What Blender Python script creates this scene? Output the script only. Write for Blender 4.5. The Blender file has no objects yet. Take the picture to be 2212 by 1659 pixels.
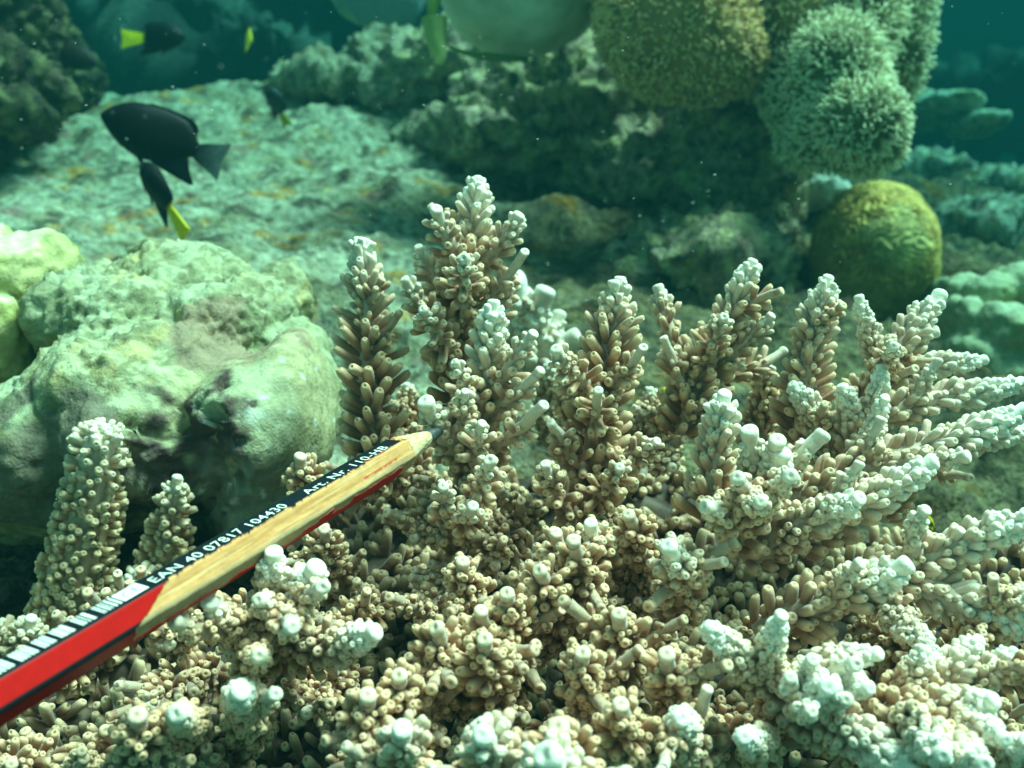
import bpy, math, random
import numpy as np
from mathutils import Vector
random.seed(7); rng = np.random.default_rng(11)
S = bpy.context.scene; COL = S.collection
R = math.radians

# ------------------------------------------------------------------ camera
CAM = np.array((0.0, 0.0, 0.35)); PITCH = R(20); TX = 0.466
FW = np.array((0, math.cos(PITCH), -math.sin(PITCH))); UP = np.array((0, math.sin(PITCH), math.cos(PITCH))); RT = np.array((1.0, 0, 0))
cd = bpy.data.cameras.new('camera'); cam = bpy.data.objects.new('camera', cd); COL.objects.link(cam)
cam.location = CAM; cam.rotation_euler = (R(90) - PITCH, 0, 0)
cd.sensor_width = 36; cd.lens = 18 / TX; cd.clip_start = 0.005; cd.clip_end = 60
cd.dof.use_dof = True; cd.dof.focus_distance = 0.215; cd.dof.aperture_fstop = 28
S.camera = cam
def P(px, py, d):                       # a point seen at (px, py) of a 2212 x 1659 picture, d metres deep
    return CAM + d * (FW + (px - 1106) / 1106 * TX * RT - (py - 829.5) / 1106 * TX * UP)
def PX(d): return d * TX / 1106         # metres in one such pixel

# ------------------------------------------------------------------ light
SUN_EL, SUN_AZ = R(62), R(72)           # azimuth clockwise from +Y
w = bpy.data.worlds.new('World'); S.world = w; w.use_nodes = True
nt = w.node_tree; nt.nodes.clear()
sky = nt.nodes.new('ShaderNodeTexSky'); sky.sky_type = 'NISHITA'; sky.sun_disc = False
sky.sun_elevation = SUN_EL; sky.sun_rotation = SUN_AZ
tint = nt.nodes.new('ShaderNodeMixRGB'); tint.blend_type = 'MULTIPLY'; tint.inputs[0].default_value = 1
tint.inputs[2].default_value = (0.78, 1.0, 0.58, 1)          # the water above filters the daylight
bg = nt.nodes.new('ShaderNodeBackground'); bg.inputs[1].default_value = 0.13
wo = nt.nodes.new('ShaderNodeOutputWorld')
nt.links.new(sky.outputs[0], tint.inputs[1]); nt.links.new(tint.outputs[0], bg.inputs[0]); nt.links.new(bg.outputs[0], wo.inputs[0])
sl = bpy.data.lights.new('sun', 'SUN'); sl.energy = 4.8; sl.angle = R(24); sl.color = (0.96, 1.0, 0.86)
sun = bpy.data.objects.new('sun', sl); COL.objects.link(sun)
sd = Vector((math.cos(SUN_EL) * math.sin(SUN_AZ), math.cos(SUN_EL) * math.cos(SUN_AZ), math.sin(SUN_EL)))
sun.rotation_euler = (-sd).to_track_quat('-Z', 'Y').to_euler(); sun.location = (0.3, 0.5, 2)
S.view_settings.view_transform = 'Standard'; S.view_settings.look = 'None'
S.view_settings.exposure = 1.22; S.view_settings.gamma = 1
S.render.engine = 'CYCLES'
S.cycles.max_bounces = 6; S.cycles.volume_bounces = 1; S.cycles.diffuse_bounces = 3

# ------------------------------------------------------------------ noise
_perm = np.random.default_rng(3).permutation(256); _perm = np.concatenate([_perm] * 3)
_grad = np.random.default_rng(4).normal(size=(256, 3)); _grad /= np.linalg.norm(_grad, axis=1)[:, None]
def pn(p):
    i = np.floor(p).astype(int); f = p - i; u = f * f * f * (f * (f * 6 - 15) + 10); i &= 255
    out = 0
    for a in (0, 1):
        for b in (0, 1):
            for c in (0, 1):
                h = _perm[_perm[_perm[(i[:, 0] + a) & 255] + ((i[:, 1] + b) & 255)] + ((i[:, 2] + c) & 255)]
                g = (_grad[h] * (f - np.array((a, b, c)))).sum(1)
                wgt = (u[:, 0] if a else 1 - u[:, 0]) * (u[:, 1] if b else 1 - u[:, 1]) * (u[:, 2] if c else 1 - u[:, 2])
                out = out + g * wgt
    return out * 1.6
def fbm(p, o=4, rough=.5):
    s = 0; a = 1; f = 1
    for k in range(o):
        s = s + a * pn(p * f + 17.3 * k); a *= rough; f *= 2.03
    return s
def ridged(p, o=4, rough=.55):
    s = 0; a = 1; f = 1
    for k in range(o):
        s = s + a * (1 - 2 * np.abs(pn(p * f + 9.1 * k))); a *= rough; f *= 2.1
    return s
def sstep(x, a, b):
    t = np.clip((x - a) / (b - a), 0, 1); return t * t * (3 - 2 * t)
def mixc(a, b, t): return a * (1 - t[:, None]) + b * t[:, None]
def C3(*c): return np.array(c, float)

# ------------------------------------------------------------------ materials
def material(name, rough=.7, nrough=.55, sheen=0., bumps=(), noise_scale=0, noise_amt=0, color=None, spec=.3, sss=0., coat=0.):
    m = bpy.data.materials.new(name); m.use_nodes = True; n = m.node_tree; b = n.nodes['Principled BSDF']
    b.inputs['Roughness'].default_value = rough; b.inputs['Specular IOR Level'].default_value = spec
    b.inputs['Sheen Weight'].default_value = sheen; b.inputs['Coat Weight'].default_value = coat
    if sss:
        b.inputs['Subsurface Weight'].default_value = sss; b.inputs['Subsurface Radius'].default_value = (1, 1, .7)
        b.inputs['Subsurface Scale'].default_value = 0.0007
    tc = n.nodes.new('ShaderNodeTexCoord')
    if color is None:
        at = n.nodes.new('ShaderNodeAttribute'); at.attribute_name = 'col'; src = at.outputs['Color']
    else:
        at = n.nodes.new('ShaderNodeRGB'); at.outputs[0].default_value = (*color, 1); src = at.outputs[0]
    if noise_scale:
        no = n.nodes.new('ShaderNodeTexNoise'); no.inputs['Scale'].default_value = noise_scale; no.inputs['Detail'].default_value = 8; no.inputs['Roughness'].default_value = nrough
        n.links.new(tc.outputs['Object'], no.inputs['Vector'])
        mr = n.nodes.new('ShaderNodeMapRange'); mr.inputs[1].default_value = .3; mr.inputs[2].default_value = .7
        mr.inputs[3].default_value = 1 - noise_amt; mr.inputs[4].default_value = 1 + noise_amt
        n.links.new(no.outputs['Fac'], mr.inputs[0])
        mu = n.nodes.new('ShaderNodeVectorMath'); mu.operation = 'SCALE'
        n.links.new(src, mu.inputs[0]); n.links.new(mr.outputs[0], mu.inputs['Scale']); src = mu.outputs[0]
    n.links.new(src, b.inputs['Base Color'])
    prev = None
    for sc, dist in bumps:
        no = n.nodes.new('ShaderNodeTexNoise'); no.inputs['Scale'].default_value = sc; no.inputs['Detail'].default_value = 4
        n.links.new(tc.outputs['Object'], no.inputs['Vector'])
        bu = n.nodes.new('ShaderNodeBump'); bu.inputs['Distance'].default_value = dist; bu.inputs['Strength'].default_value = 1
        n.links.new(no.outputs['Fac'], bu.inputs['Height'])
        if prev: n.links.new(prev.outputs[0], bu.inputs['Normal'])
        prev = bu
    if prev: n.links.new(prev.outputs[0], b.inputs['Normal'])
    return m
M_coral = material('coral_skin', rough=.55, sheen=.35, noise_scale=900, noise_amt=.12, bumps=((2500, .00012),), spec=.25, sss=.12)
M_rock = material('reef_rock', rough=.95, noise_scale=150, noise_amt=.75, nrough=.72, bumps=((200, .006), (700, .0018)), spec=.1)
M_boulder = material('boulder_skin', rough=.85, noise_scale=240, noise_amt=.36, nrough=.68, bumps=((380, .0008), (1400, .0003)), spec=.15)
M_smooth = material('leather_skin', rough=.7, noise_scale=120, noise_amt=.1, bumps=((1500, .0001),), sheen=.2)
M_fish = material('fish_scales', rough=.5, noise_scale=900, noise_amt=.3, bumps=((1500, .0002),), spec=.14)
M_pencil = material('pencil_surface', rough=.45, noise_scale=700, noise_amt=.08, bumps=((1200, .00003),), spec=.12)
M_print = material('white_print', rough=.5, color=(.80, .84, .80), noise_scale=3000, noise_amt=.15)
M_ink = material('dark_print', rough=.5, color=(.10, .13, .15))
M_lead = material('graphite', rough=.35, color=(.09, .10, .11), noise_scale=2500, noise_amt=.4, bumps=((2500, .0002),))
M_snow = material('drifting_specks', rough=.8, color=(.75, .8, .75))

# ------------------------------------------------------------------ object helpers
def tag(o, label=None, cat=None, group=None, kind=None):
    if label: o['label'] = label
    if cat: o['category'] = cat
    if group: o['group'] = group
    if kind: o['kind'] = kind
    return o
def empty(name, loc, label, cat, group=None):
    o = bpy.data.objects.new(name, None); COL.objects.link(o); o.location = Vector(loc); o.empty_display_size = .01
    return tag(o, label, cat, group)
def link(name, me, mat, parent=None):
    o = bpy.data.objects.new(name, me); COL.objects.link(o)
    if mat is not None: me.materials.clear(); me.materials.append(mat)
    if parent is not None:
        o.parent = parent; o.matrix_parent_inverse.identity(); o.location = -Vector(parent.location)
    return o
def quads_mesh(name, V, F, cols=None, smooth=True, tris=None):
    me = bpy.data.meshes.new(name); F = np.asarray(F, np.int32)
    nq = len(F); nt_ = 0 if tris is None else len(tris)
    me.vertices.add(len(V)); me.vertices.foreach_set('co', np.asarray(V, np.float32).ravel())
    loops = F.ravel() if nt_ == 0 else np.concatenate([F.ravel(), np.asarray(tris, np.int32).ravel()])
    me.loops.add(len(loops)); me.loops.foreach_set('vertex_index', loops)
    me.polygons.add(nq + nt_)
    st = np.concatenate([np.arange(nq) * 4, nq * 4 + np.arange(nt_) * 3]).astype(np.int32)
    me.polygons.foreach_set('loop_start', st)
    me.update(calc_edges=True)
    me.polygons.foreach_set('use_smooth', np.full(nq + nt_, smooth))
    if cols is not None: setcol(me, cols)
    me.validate(); me.update()
    return me
def setcol(me, cols):
    a = me.color_attributes.new('col', 'FLOAT_COLOR', 'POINT')
    c = np.ones((len(cols), 4), np.float32); c[:, :3] = np.clip(cols, 0, 1); a.data.foreach_set('color', c.ravel())
def get_co(me):
    a = np.empty(len(me.vertices) * 3, np.float32); me.vertices.foreach_get('co', a); return a.reshape(-1, 3).astype(float)
def get_no(me):
    a = np.empty(len(me.vertices) * 3, np.float32); me.vertices.foreach_get('normal', a); return a.reshape(-1, 3).astype(float)
def sphere_mb(c, rad, seg=24, rings=14, axes=None):
    V = []; F = []
    for i in range(rings + 1):
        th = math.pi * i / rings
        for j in range(seg):
            ph = 2 * math.pi * j / seg
            V.append((math.sin(th) * math.cos(ph), math.cos(th), math.sin(th) * math.sin(ph)))
    for i in range(rings):
        for j in range(seg):
            F.append((i * seg + j, i * seg + (j + 1) % seg, (i + 1) * seg + (j + 1) % seg, (i + 1) * seg + j))
    V = np.array(V) * np.array(rad)
    ax = np.array([RT, UP, FW]) if axes is None else axes
    return V @ ax + c, np.array(F)
def blob_mesh(name, ells, voxel, smooth=6, disp=None, color=None, dropflat=None):
    """ellipsoids (px, py, depth, rx px, ry px, rz metres) fused into one skin, displaced and coloured"""
    Vs = []; Fs = []; n = 0
    for (px, py, d, rx, ry, rz) in ells:
        V, F = sphere_mb(P(px, py, d), (rx * PX(d), ry * PX(d), rz)); Vs.append(V); Fs.append(F + n); n += len(V)
    me = quads_mesh('tmp', np.concatenate(Vs), np.concatenate(Fs))
    o = bpy.data.objects.new('tmp', me); COL.objects.link(o)
    m = o.modifiers.new('r', 'REMESH'); m.mode = 'VOXEL'; m.voxel_size = voxel
    if smooth:
        m2 = o.modifiers.new('s', 'SMOOTH'); m2.factor = .6; m2.iterations = smooth
    dg = bpy.context.evaluated_depsgraph_get(); dg.update()
    out = bpy.data.meshes.new_from_object(o.evaluated_get(dg)); out.name = name
    bpy.data.objects.remove(o); bpy.data.meshes.remove(me)
    co = get_co(out); no = get_no(out)
    if disp is not None:
        co2 = co + no * disp(co, no)[:, None]; out.vertices.foreach_set('co', co2.astype(np.float32).ravel()); out.update()
        co = co2; no = get_no(out)
    if color is not None: setcol(out, color(co, no))
    out.polygons.foreach_set('use_smooth', np.full(len(out.polygons), True)); out.update()
    return out
def near(co, pt, r, wob=.5, sc=None):
    """soft noisy patch of radius r round a point"""
    d = np.linalg.norm(co - pt, axis=1) / r; d = d + wob * fbm(co * (2.5 / r if sc is None else sc), 3)
    return 1 - sstep(d, .75, 1.1)
def tube_mesh_arrays(pts, rad, seg=10, cap=True):
    pts = np.asarray(pts, float); n = len(pts); rad = np.broadcast_to(rad, n)
    T = np.gradient(pts, axis=0); T /= np.linalg.norm(T, axis=1)[:, None]
    up = np.array((0, 0, 1.)) if abs(T[0][2]) < .9 else np.array((1., 0, 0))
    N = np.cross(T[0], up); N /= np.linalg.norm(N); V = []
    Ns = []; Bs = []
    for i in range(n):
        N = N - T[i] * N.dot(T[i]); N /= np.linalg.norm(N); B = np.cross(T[i], N); Ns.append(N); Bs.append(B)
    Ns = np.array(Ns); Bs = np.array(Bs); a = np.arange(seg) * 2 * math.pi / seg
    V = pts[:, None] + rad[:, None, None] * (np.cos(a)[None, :, None] * Ns[:, None] + np.sin(a)[None, :, None] * Bs[:, None])
    V = V.reshape(-1, 3)
    i = np.arange(n - 1)[:, None] * seg; j = np.arange(seg)[None]; j2 = (j + 1) % seg
    F = np.stack([i + j, i + j2, i + seg + j2, i + seg + j], -1).reshape(-1, 4)
    return V, F, T, Ns, Bs
def spline(pts, n):
    p = np.array(pts, float)
    if len(p) == 2:
        t = np.linspace(0, 1, n)[:, None]; return p[0] * (1 - t) + p[1] * t
    p = np.vstack([2 * p[0] - p[1], p, 2 * p[-1] - p[-2]]); out = []
    m = len(p) - 3
    for t in np.linspace(0, m - 1e-9, n):
        k = int(t); f = t - k; a, b, c, d = p[k:k + 4]
        out.append(.5 * ((2 * b) + (-a + c) * f + (2 * a - 5 * b + 4 * c - d) * f * f + (-a + 3 * b - 3 * c + d) * f ** 3))
    return np.array(out)

# ================================================================== SETTING
def seabed():
    n = 160
    xs = np.linspace(-9, 9, n); ys = np.linspace(-2.5, 12, n); X, Y = np.meshgrid(xs, ys)
    p = np.stack([X.ravel(), Y.ravel(), np.zeros(n * n)], 1)
    p[:, 2] = -.42 + .06 * fbm(p * 1.3, 4) + .22 * sstep(p[:, 1], 1.6, 4) * np.maximum(0, fbm(p * .8 + 5, 3))
    i = np.arange(n - 1)[:, None] * n + np.arange(n - 1)[None]; F = np.stack([i, i + 1, i + n + 1, i + n], -1).reshape(-1, 4)
    c = mixc(C3(.10, .10, .07)[None], C3(.26, .25, .18)[None], sstep(fbm(p * 5, 3), -.3, .5))
    tag(link('seabed', quads_mesh('seabed', p, F, c), M_rock), kind='structure')
seabed()
ells = [(300, 110, 1.9, 420, 90, .3), (650, 60, 2.1, 300, 90, .3), (520, 190, 1.7, 260, 60, .2), (2130, 230, 2.3, 260, 60, .3), (200, 30, 2.2, 300, 60, .3), (420, 20, 1.8, 70, 60, .1), (600, 100, 1.6, 90, 40, .1)]
tag(link('far_reef', blob_mesh('far_reef', ells, .014, 3, lambda co, no: .06 * fbm(co * 5, 3) + .05 * fbm(co * 14, 4, .65), lambda co, no: mixc(C3(.05, .05, .045)[None], C3(.16, .17, .14)[None], sstep(fbm(co * 14, 5, .75), -.1, .8))), M_rock), kind='structure')

CP = [(745, 860, .50), (740, 980, .46), (-200, 262, 1.08), (0, 268, 1.05), (250, 222, 1.05), (480, 188, 1.0), (620, 212, .98), (700, 212, .95), (800, 150, 1.0), (900, 100, 1.05),
      (-200, 460, .62), (0, 450, .62), (300, 440, .66), (600, 400, .72), (850, 350, .78), (1000, 380, .78), (1000, 560, .58), (1200, 560, .62), (1250, 430, .74), (1400, 400, .80), (1400, 560, .62), (1550, 560, .62), (950, 200, .98), (1050, 150, 1.02), (1200, 200, .98), (800, 600, .52), (600, 560, .52), (900, 800, .42),
      (150, 900, .37), (700, 1000, .35), (-200, 900, .36),
      (1200, 720, .47), (1500, 720, .47), (1700, 680, .52), (1760, 760, .5), (1760, 520, .8), (1890, 760, .62), (2212, 800, .6), (2400, 600, .9),
      (2000, 1000, .45), (2300, 1000, .45), (1106, 1300, .31), (1106, 1700, .29), (0, 1300, .33), (0, 1700, .27), (250, 1500, .30), (600, 1600, .29), (2212, 1700, .26), (2212, 1300, .34),
      (1930, 348, 1.25), (2150, 392, 1.3), (2300, 400, 1.3), (2300, 560, .95), (2050, 560, .95), (1800, 420, 1.05), (1600, 420, .80)]
CPW = np.array([P(*c) for c in CP])
def base_h(x, y):
    d2 = (x[:, None] - CPW[None, :, 0]) ** 2 + (y[:, None] - CPW[None, :, 1]) ** 2 + .0006
    wgt = d2 ** -1.7; z = (wgt * CPW[None, :, 2]).sum(1) / wgt.sum(1)
    return z
def reef_flat():
    xs = np.linspace(-1.0, 1.0, 620); ys = np.concatenate([np.linspace(-.1, .25, 30)[:-1], np.linspace(.25, .8, 260)[:-1], np.linspace(.8, 1.9, 230)])
    X, Y = np.meshgrid(xs, ys); x = X.ravel(); y = Y.ravel(); p = np.stack([x, y, 0 * x], 1)
    z = np.concatenate([base_h(x[k:k + 40000], y[k:k + 40000]) for k in range(0, len(x), 40000)])
    edge = 1.11 + .2 * sstep(x, .15, .4) + .03 * fbm(p * 6, 3)
    z = z - .75 * sstep(y, edge, edge + .35)
    z = z - .5 * sstep(np.abs(x), .75, 1.0)
    rd = .5 + .5 * sstep(x, -.05, .25)
    z = z + rd * (.020 * fbm(p * 14, 3) + .006 * ridged(p * 38, 3) + .0035 * fbm(p * 80, 3)) - .006
    z = z + .004 * sstep(fbm(p * 45 + 3, 2), .1, .8)
    p[:, 2] = z
    ny, nx = X.shape
    i = np.arange(ny - 1)[:, None] * nx + np.arange(nx - 1)[None]; F = np.stack([i, i + 1, i + nx + 1, i + nx], -1).reshape(-1, 4)
    sand = C3(.48, .46, .33)[None]; c = np.repeat(sand, len(p), 0)
    c = mixc(c, C3(.27, .24, .13), .8 * sstep(fbm(p * 26, 5, .8), -.05, .45))
    c = mixc(c, C3(.10, .085, .06), .9 * sstep(fbm(p * 38 + 8, 5, .75), .2, .65))
    c = mixc(c, C3(.50, .26, .06), .85 * sstep(fbm(p * 30 + 31, 3, .6), .42, .7))
    c = mixc(c, C3(.34, .16, .15), .6 * sstep(fbm(p * 40 + 51, 3, .6), .5, .8))
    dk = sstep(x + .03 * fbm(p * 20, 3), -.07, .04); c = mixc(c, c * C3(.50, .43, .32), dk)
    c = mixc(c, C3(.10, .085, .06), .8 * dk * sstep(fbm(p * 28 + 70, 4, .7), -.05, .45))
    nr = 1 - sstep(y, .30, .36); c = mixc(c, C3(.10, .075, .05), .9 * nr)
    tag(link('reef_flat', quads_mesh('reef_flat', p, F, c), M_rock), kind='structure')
reef_flat()

# ================================================================== ROCKS AND CORALS BEHIND
def rock_col(lightc, amount_pale=.5, seed=0.):
    def f(co, no):
        c = np.repeat(C3(*lightc)[None] * .8, len(co), 0)
        c = mixc(c, C3(.40, .36, .17), sstep(fbm(co * 45 + seed, 4, .65), -.1, .5))
        c = mixc(c, C3(.22, .13, .11), .8 * sstep(fbm(co * 60 + 9 + seed, 4, .65), .2, .7))
        c = mixc(c, C3(.06, .06, .05), .95 * sstep(fbm(co * 75 + 29 + seed, 4, .7), .15, .65))
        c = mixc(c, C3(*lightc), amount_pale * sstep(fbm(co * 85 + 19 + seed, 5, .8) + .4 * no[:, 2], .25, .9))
        c = mixc(c, C3(.34, .18, .17), .55 * sstep(fbm(co * 35 + 61 + seed, 3, .6), .4, .8))
        return c
    return f
def rock_disp(a, s=1.):
    def f(co, no): return a * (.012 * fbm(co * 16 * s, 3) + .006 * ridged(co * 42 * s, 4, .6) + .007 * fbm(co * 90 * s, 3, .6) - .004)
    return f
ells = [(1300, 270, .86, 330, 170, .13), (1000, 215, .98, 230, 120, .12), (1560, 370, .76, 150, 260, .11), (1420, 400, .80, 220, 170, .09),
        (1500, 600, .64, 190, 120, .08), (780, 225, 1.0, 190, 50, .09), (1050, 330, .90, 190, 70, .08), (1120, 330, .84, 190, 120, .09), (860, 170, 1.02, 130, 70, .09)]
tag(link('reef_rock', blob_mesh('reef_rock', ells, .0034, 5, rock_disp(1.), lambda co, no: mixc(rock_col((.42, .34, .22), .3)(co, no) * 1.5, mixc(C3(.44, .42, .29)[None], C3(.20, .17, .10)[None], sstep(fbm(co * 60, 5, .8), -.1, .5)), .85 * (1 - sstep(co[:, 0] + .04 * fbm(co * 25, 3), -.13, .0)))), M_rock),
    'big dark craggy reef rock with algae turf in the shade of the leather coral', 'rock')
# dark rock in the top left corner
ells = [(10, 60, .8, 110, 170, .08), (-70, 150, .78, 160, 130, .09), (70, 190, .74, 62, 60, .04), (40, 240, .72, 50, 42, .04), (150, 160, .95, 50, 80, .05), (-120, 330, .72, 90, 120, .07)]
tag(link('dark_rock', blob_mesh('dark_rock', ells, .003, 4, rock_disp(.8, 1.3),
    lambda co, no: rock_col((.16, .14, .08), .5, 40.)(co, no) * .6), M_rock),
    'dark brown overgrown rock hanging in the top left corner', 'rock')
# pale ledge and rubble in the distance on the right
ells = [(1950, 228, 1.45, 60, 24, .08), (2020, 242, 1.4, 80, 22, .10), (2110, 270, 1.35, 60, 16, .06), (1900, 260, 1.5, 90, 34, .10)]
tag(link('plate_coral', blob_mesh('plate_coral', ells, .005, 4, rock_disp(.25, 1.), lambda co, no: rock_col((.62, .62, .48), .9, 5.)(co, no) * 1.3), M_rock),
    'thin pale plate coral jutting sideways in the far blue water', 'plate coral')
ells = [(1770, 408, .82, 44, 32, .03), (1790, 425, .82, 36, 26, .03), (1745, 420, .83, 26, 26, .02)]
tag(link('pale_rubble_rock', blob_mesh('pale_rubble_rock', ells, .002, 3, rock_disp(.35, 1.6), lambda co, no: np.repeat(C3(.66, .68, .58)[None], len(co), 0)), M_rock),
    'small pale rubble rock just left of the yellow brain coral', 'rock')
ells = [(1990, 395, 1.25, 90, 40, .08), (2130, 430, 1.2, 120, 50, .10), (2080, 500, 1.05, 130, 60, .08), (1960, 350, 1.35, 50, 14, .05), (2220, 520, 1.1, 100, 60, .1)]
tag(link('rubble_mound', blob_mesh('rubble_mound', ells, .004, 4, rock_disp(.9, 1.), rock_col((.50, .52, .40), .8, 77.)), M_rock),
    'hazy rubble mound rising behind the yellow brain coral', 'rock')
# pale lobed coral, right edge
def lobe_col(co, no):
    c = np.repeat(C3(.36, .38, .22)[None], len(co), 0)
    c = mixc(c, C3(.34, .36, .16), sstep(fbm(co * 45, 3), -.1, .5) * .7)
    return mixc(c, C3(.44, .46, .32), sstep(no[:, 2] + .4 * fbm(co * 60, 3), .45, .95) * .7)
ells = [(2110, 640, .60, 70, 46, .035), (2200, 625, .60, 70, 50, .04), (2060, 690, .58, 46, 52, .03), (2150, 720, .56, 70, 60, .04), (2225, 750, .55, 60, 66, .04),
        (2090, 770, .56, 60, 50, .03), (2040, 630, .62, 36, 30, .02), (2180, 820, .55, 80, 60, .04)]
tag(link('lobed_coral', blob_mesh('lobed_coral', ells, .002, 4, lambda co, no: .004 * fbm(co * 60, 3) + .001 * fbm(co * 260, 2), lobe_col), M_boulder),
    'blurred pale green lobed coral boulder at the right edge behind the branching coral', 'boulder coral')
# brain coral
def brain():
    C = P(1893, 555, .66)
    def ph(co):
        q = (co - C) * 1.0; r = q + .010 * np.stack([fbm(q * 60, 2), fbm(q * 60 + 7, 2), fbm(q * 60 + 14, 2)], 1)
        u = (r @ UP) * .9 + .35 * (r @ RT) + 1.3 * (r @ RT) ** 2 / .05 * .3
        return np.sin(u * 2300 + 4 * fbm(q * 40, 2))
    def disp(co, no): return .003 * fbm(co * 25, 2) + .0009 * ph(co)
    def col(co, no):
        c = mixc(C3(.30, .20, .05)[None], C3(.80, .54, .16)[None], sstep(ph(co), -.7, .6))
        c = mixc(c, C3(.66, .62, .28), .5 * near(co, P(1950, 500, .60), .02))
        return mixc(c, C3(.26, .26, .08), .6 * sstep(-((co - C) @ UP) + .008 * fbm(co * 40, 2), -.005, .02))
    ells = [(1886, 555, .66, 132, 160, .056), (1850, 610, .66, 96, 110, .045), (1920, 575, .66, 96, 120, .045)]
    tag(link('brain_coral', blob_mesh('brain_coral', ells, .0010, 8, disp, col), M_boulder),
        'round yellow-green brain coral dome with winding ridges', 'brain coral')
brain()

# smooth grey-green lobe with a green rim, top centre
t = empty('leather_coral', P(1110, -60, .62), 'smooth grey-green rounded leather coral with a yellow-green rim at the top', 'leather coral')
ells = [(1120, -50, .64, 185, 165, .05), (1050, -70, .63, 110, 160, .05), (1200, -30, .68, 110, 120, .05)]
link('cap', blob_mesh('cap', ells, .0025, 14, lambda co, no: .002 * fbm(co * 30, 2),
     lambda co, no: mixc(C3(.66, .68, .54)[None], C3(.42, .46, .34)[None], sstep(fbm(co * 28, 3), -.1, .5))), M_smooth, t)
pts = spline([P(985, -80, .60), P(945, -20, .60), P(935, 40, .60), P(955, 88, .61), P(1000, 112, .62), P(1060, 122, .63), P(1140, 128, .64)], 40)
V, F, *_ = tube_mesh_arrays(pts, .0032 + .0012 * np.sin(np.linspace(0, 9, 40)) - np.linspace(0, .0022, 40), 10)
link('rim', quads_mesh('rim', V, F, mixc(C3(.34, .44, .07)[None], C3(.16, .22, .08)[None], np.linspace(0, 1, len(V)))), M_smooth, t)
pts = spline([P(938, 40, .60), P(942, 90, .60), P(950, 118, .60), P(946, 140, .60)], 20)
V, F, *_ = tube_mesh_arrays(pts, np.array([.0075 * (1 - .75 * q) for q in np.linspace(0, 1, 20)]), 10)
link('fold', quads_mesh('fold', V, F, mixc(C3(.30, .38, .12)[None], C3(.60, .60, .22)[None], np.linspace(0, 1, len(V)))), M_smooth, t)
ells = [(800, -60, 1.15, 95, 120, .05), (850, -20, 1.15, 70, 85, .04)]
tag(link('distant_leather_coral', blob_mesh('distant_leather_coral', ells, .004, 8, lambda co, no: .003 * fbm(co * 30, 2),
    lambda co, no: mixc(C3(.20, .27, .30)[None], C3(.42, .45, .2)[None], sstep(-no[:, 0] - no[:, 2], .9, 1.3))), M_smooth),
    'dim bluish rounded leather coral behind the reef left of the grey-green one', 'leather coral')

# polyp-covered leather coral
def surface_points(me, n, seed=1):
    r = np.random.default_rng(seed); me.calc_loop_triangles(); nt_ = len(me.loop_triangles)
    tr = np.empty(nt_ * 3, np.int32); me.loop_triangles.foreach_get('vertices', tr); tr = tr.reshape(-1, 3)
    co = get_co(me); no = get_no(me); a, b, c = co[tr[:, 0]], co[tr[:, 1]], co[tr[:, 2]]
    ar = np.linalg.norm(np.cross(b - a, c - a), axis=1); k = r.choice(nt_, n, p=ar / ar.sum())
    u = r.random(n); v = r.random(n); f = u + v > 1; u[f] = 1 - u[f]; v[f] = 1 - v[f]
    p = a[k] + u[:, None] * (b - a)[k] + v[:, None] * (c - a)[k]
    N = no[tr[k, 0]]; return p, N
def spikes(name, p, N, length, rad, colb, colt, parent, mat, seg=5, jit=.45, seed=2, prof=((0, 1), (.6, .8), (.85, 1.25), (1, .5))):
    r = np.random.default_rng(seed); n = len(p)
    D = N + jit * r.normal(size=N.shape); D /= np.linalg.norm(D, axis=1)[:, None]
    ref = r.normal(size=N.shape); A = np.cross(D, ref); A /= np.linalg.norm(A, axis=1)[:, None]; B = np.cross(D, A)
    L = length * (.6 + .8 * r.random(n)); a = np.arange(seg) * 2 * math.pi / seg; rings = len(prof)
    V = np.empty((n, rings, seg, 3)); cc = np.empty((n, rings, seg, 3)); tone = (.75 + .5 * r.random(n))[:, None, None]
    for i, (h, q) in enumerate(prof):
        V[:, i] = (p + D * (L * h)[:, None])[:, None] + rad * q * (np.cos(a)[None, :, None] * A[:, None] + np.sin(a)[None, :, None] * B[:, None])
        cc[:, i] = (np.array(colb) * (1 - h) + np.array(colt) * h)[None, None] * tone
    base = np.arange(n)[:, None, None] * rings * seg; i = np.arange(rings - 1)[None, :, None] * seg; j = np.arange(seg)[None, None]; j2 = (j + 1) % seg
    F = np.stack([base + i + j, base + i + j2, base + i + seg + j2, base + i + seg + j], -1).reshape(-1, 4)
    tr = []
    top = (np.arange(n) * rings * seg + (rings - 1) * seg)[:, None]
    T = np.concatenate([np.concatenate([top, top + k, top + k + 1], 1) for k in range(1, seg - 1)])
    me = quads_mesh(name, V.reshape(-1, 3), F, cc.reshape(-1, 3), True, T)
    return link(name, me, mat, parent)
t = empty('polyp_leather_coral', P(1650, 100, .6), 'large lobed soft coral bristling with pale polyps at the top right', 'soft coral')
def plobe(ells, n, cb, c1, c2, seed, L=.0042):
    me = blob_mesh('lobe', ells, .003, 8, lambda co, no: .004 * fbm(co * 30 + seed, 3), lambda co, no: mixc(C3(*cb)[None], C3(*cb)[None] * .6, sstep(fbm(co * 40 + seed, 3), 0, .5)))
    lo = link('lobe', me, M_smooth, t)
    p, N = surface_points(me, n, seed)
    s = spikes('polyps', p, N, L, .0006, c1, c2, None, M_smooth, seed=seed)
    s.parent = lo; s.location = (0, 0, 0); s['kind'] = 'stuff'
plobe([(1465, 50, .60, 170, 150, .055), (1400, -40, .62, 120, 130, .05), (1540, 120, .60, 100, 90, .045)], 5200, (.42, .27, .10), (.55, .34, .11), (.98, .70, .33), 3, .0040)
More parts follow.
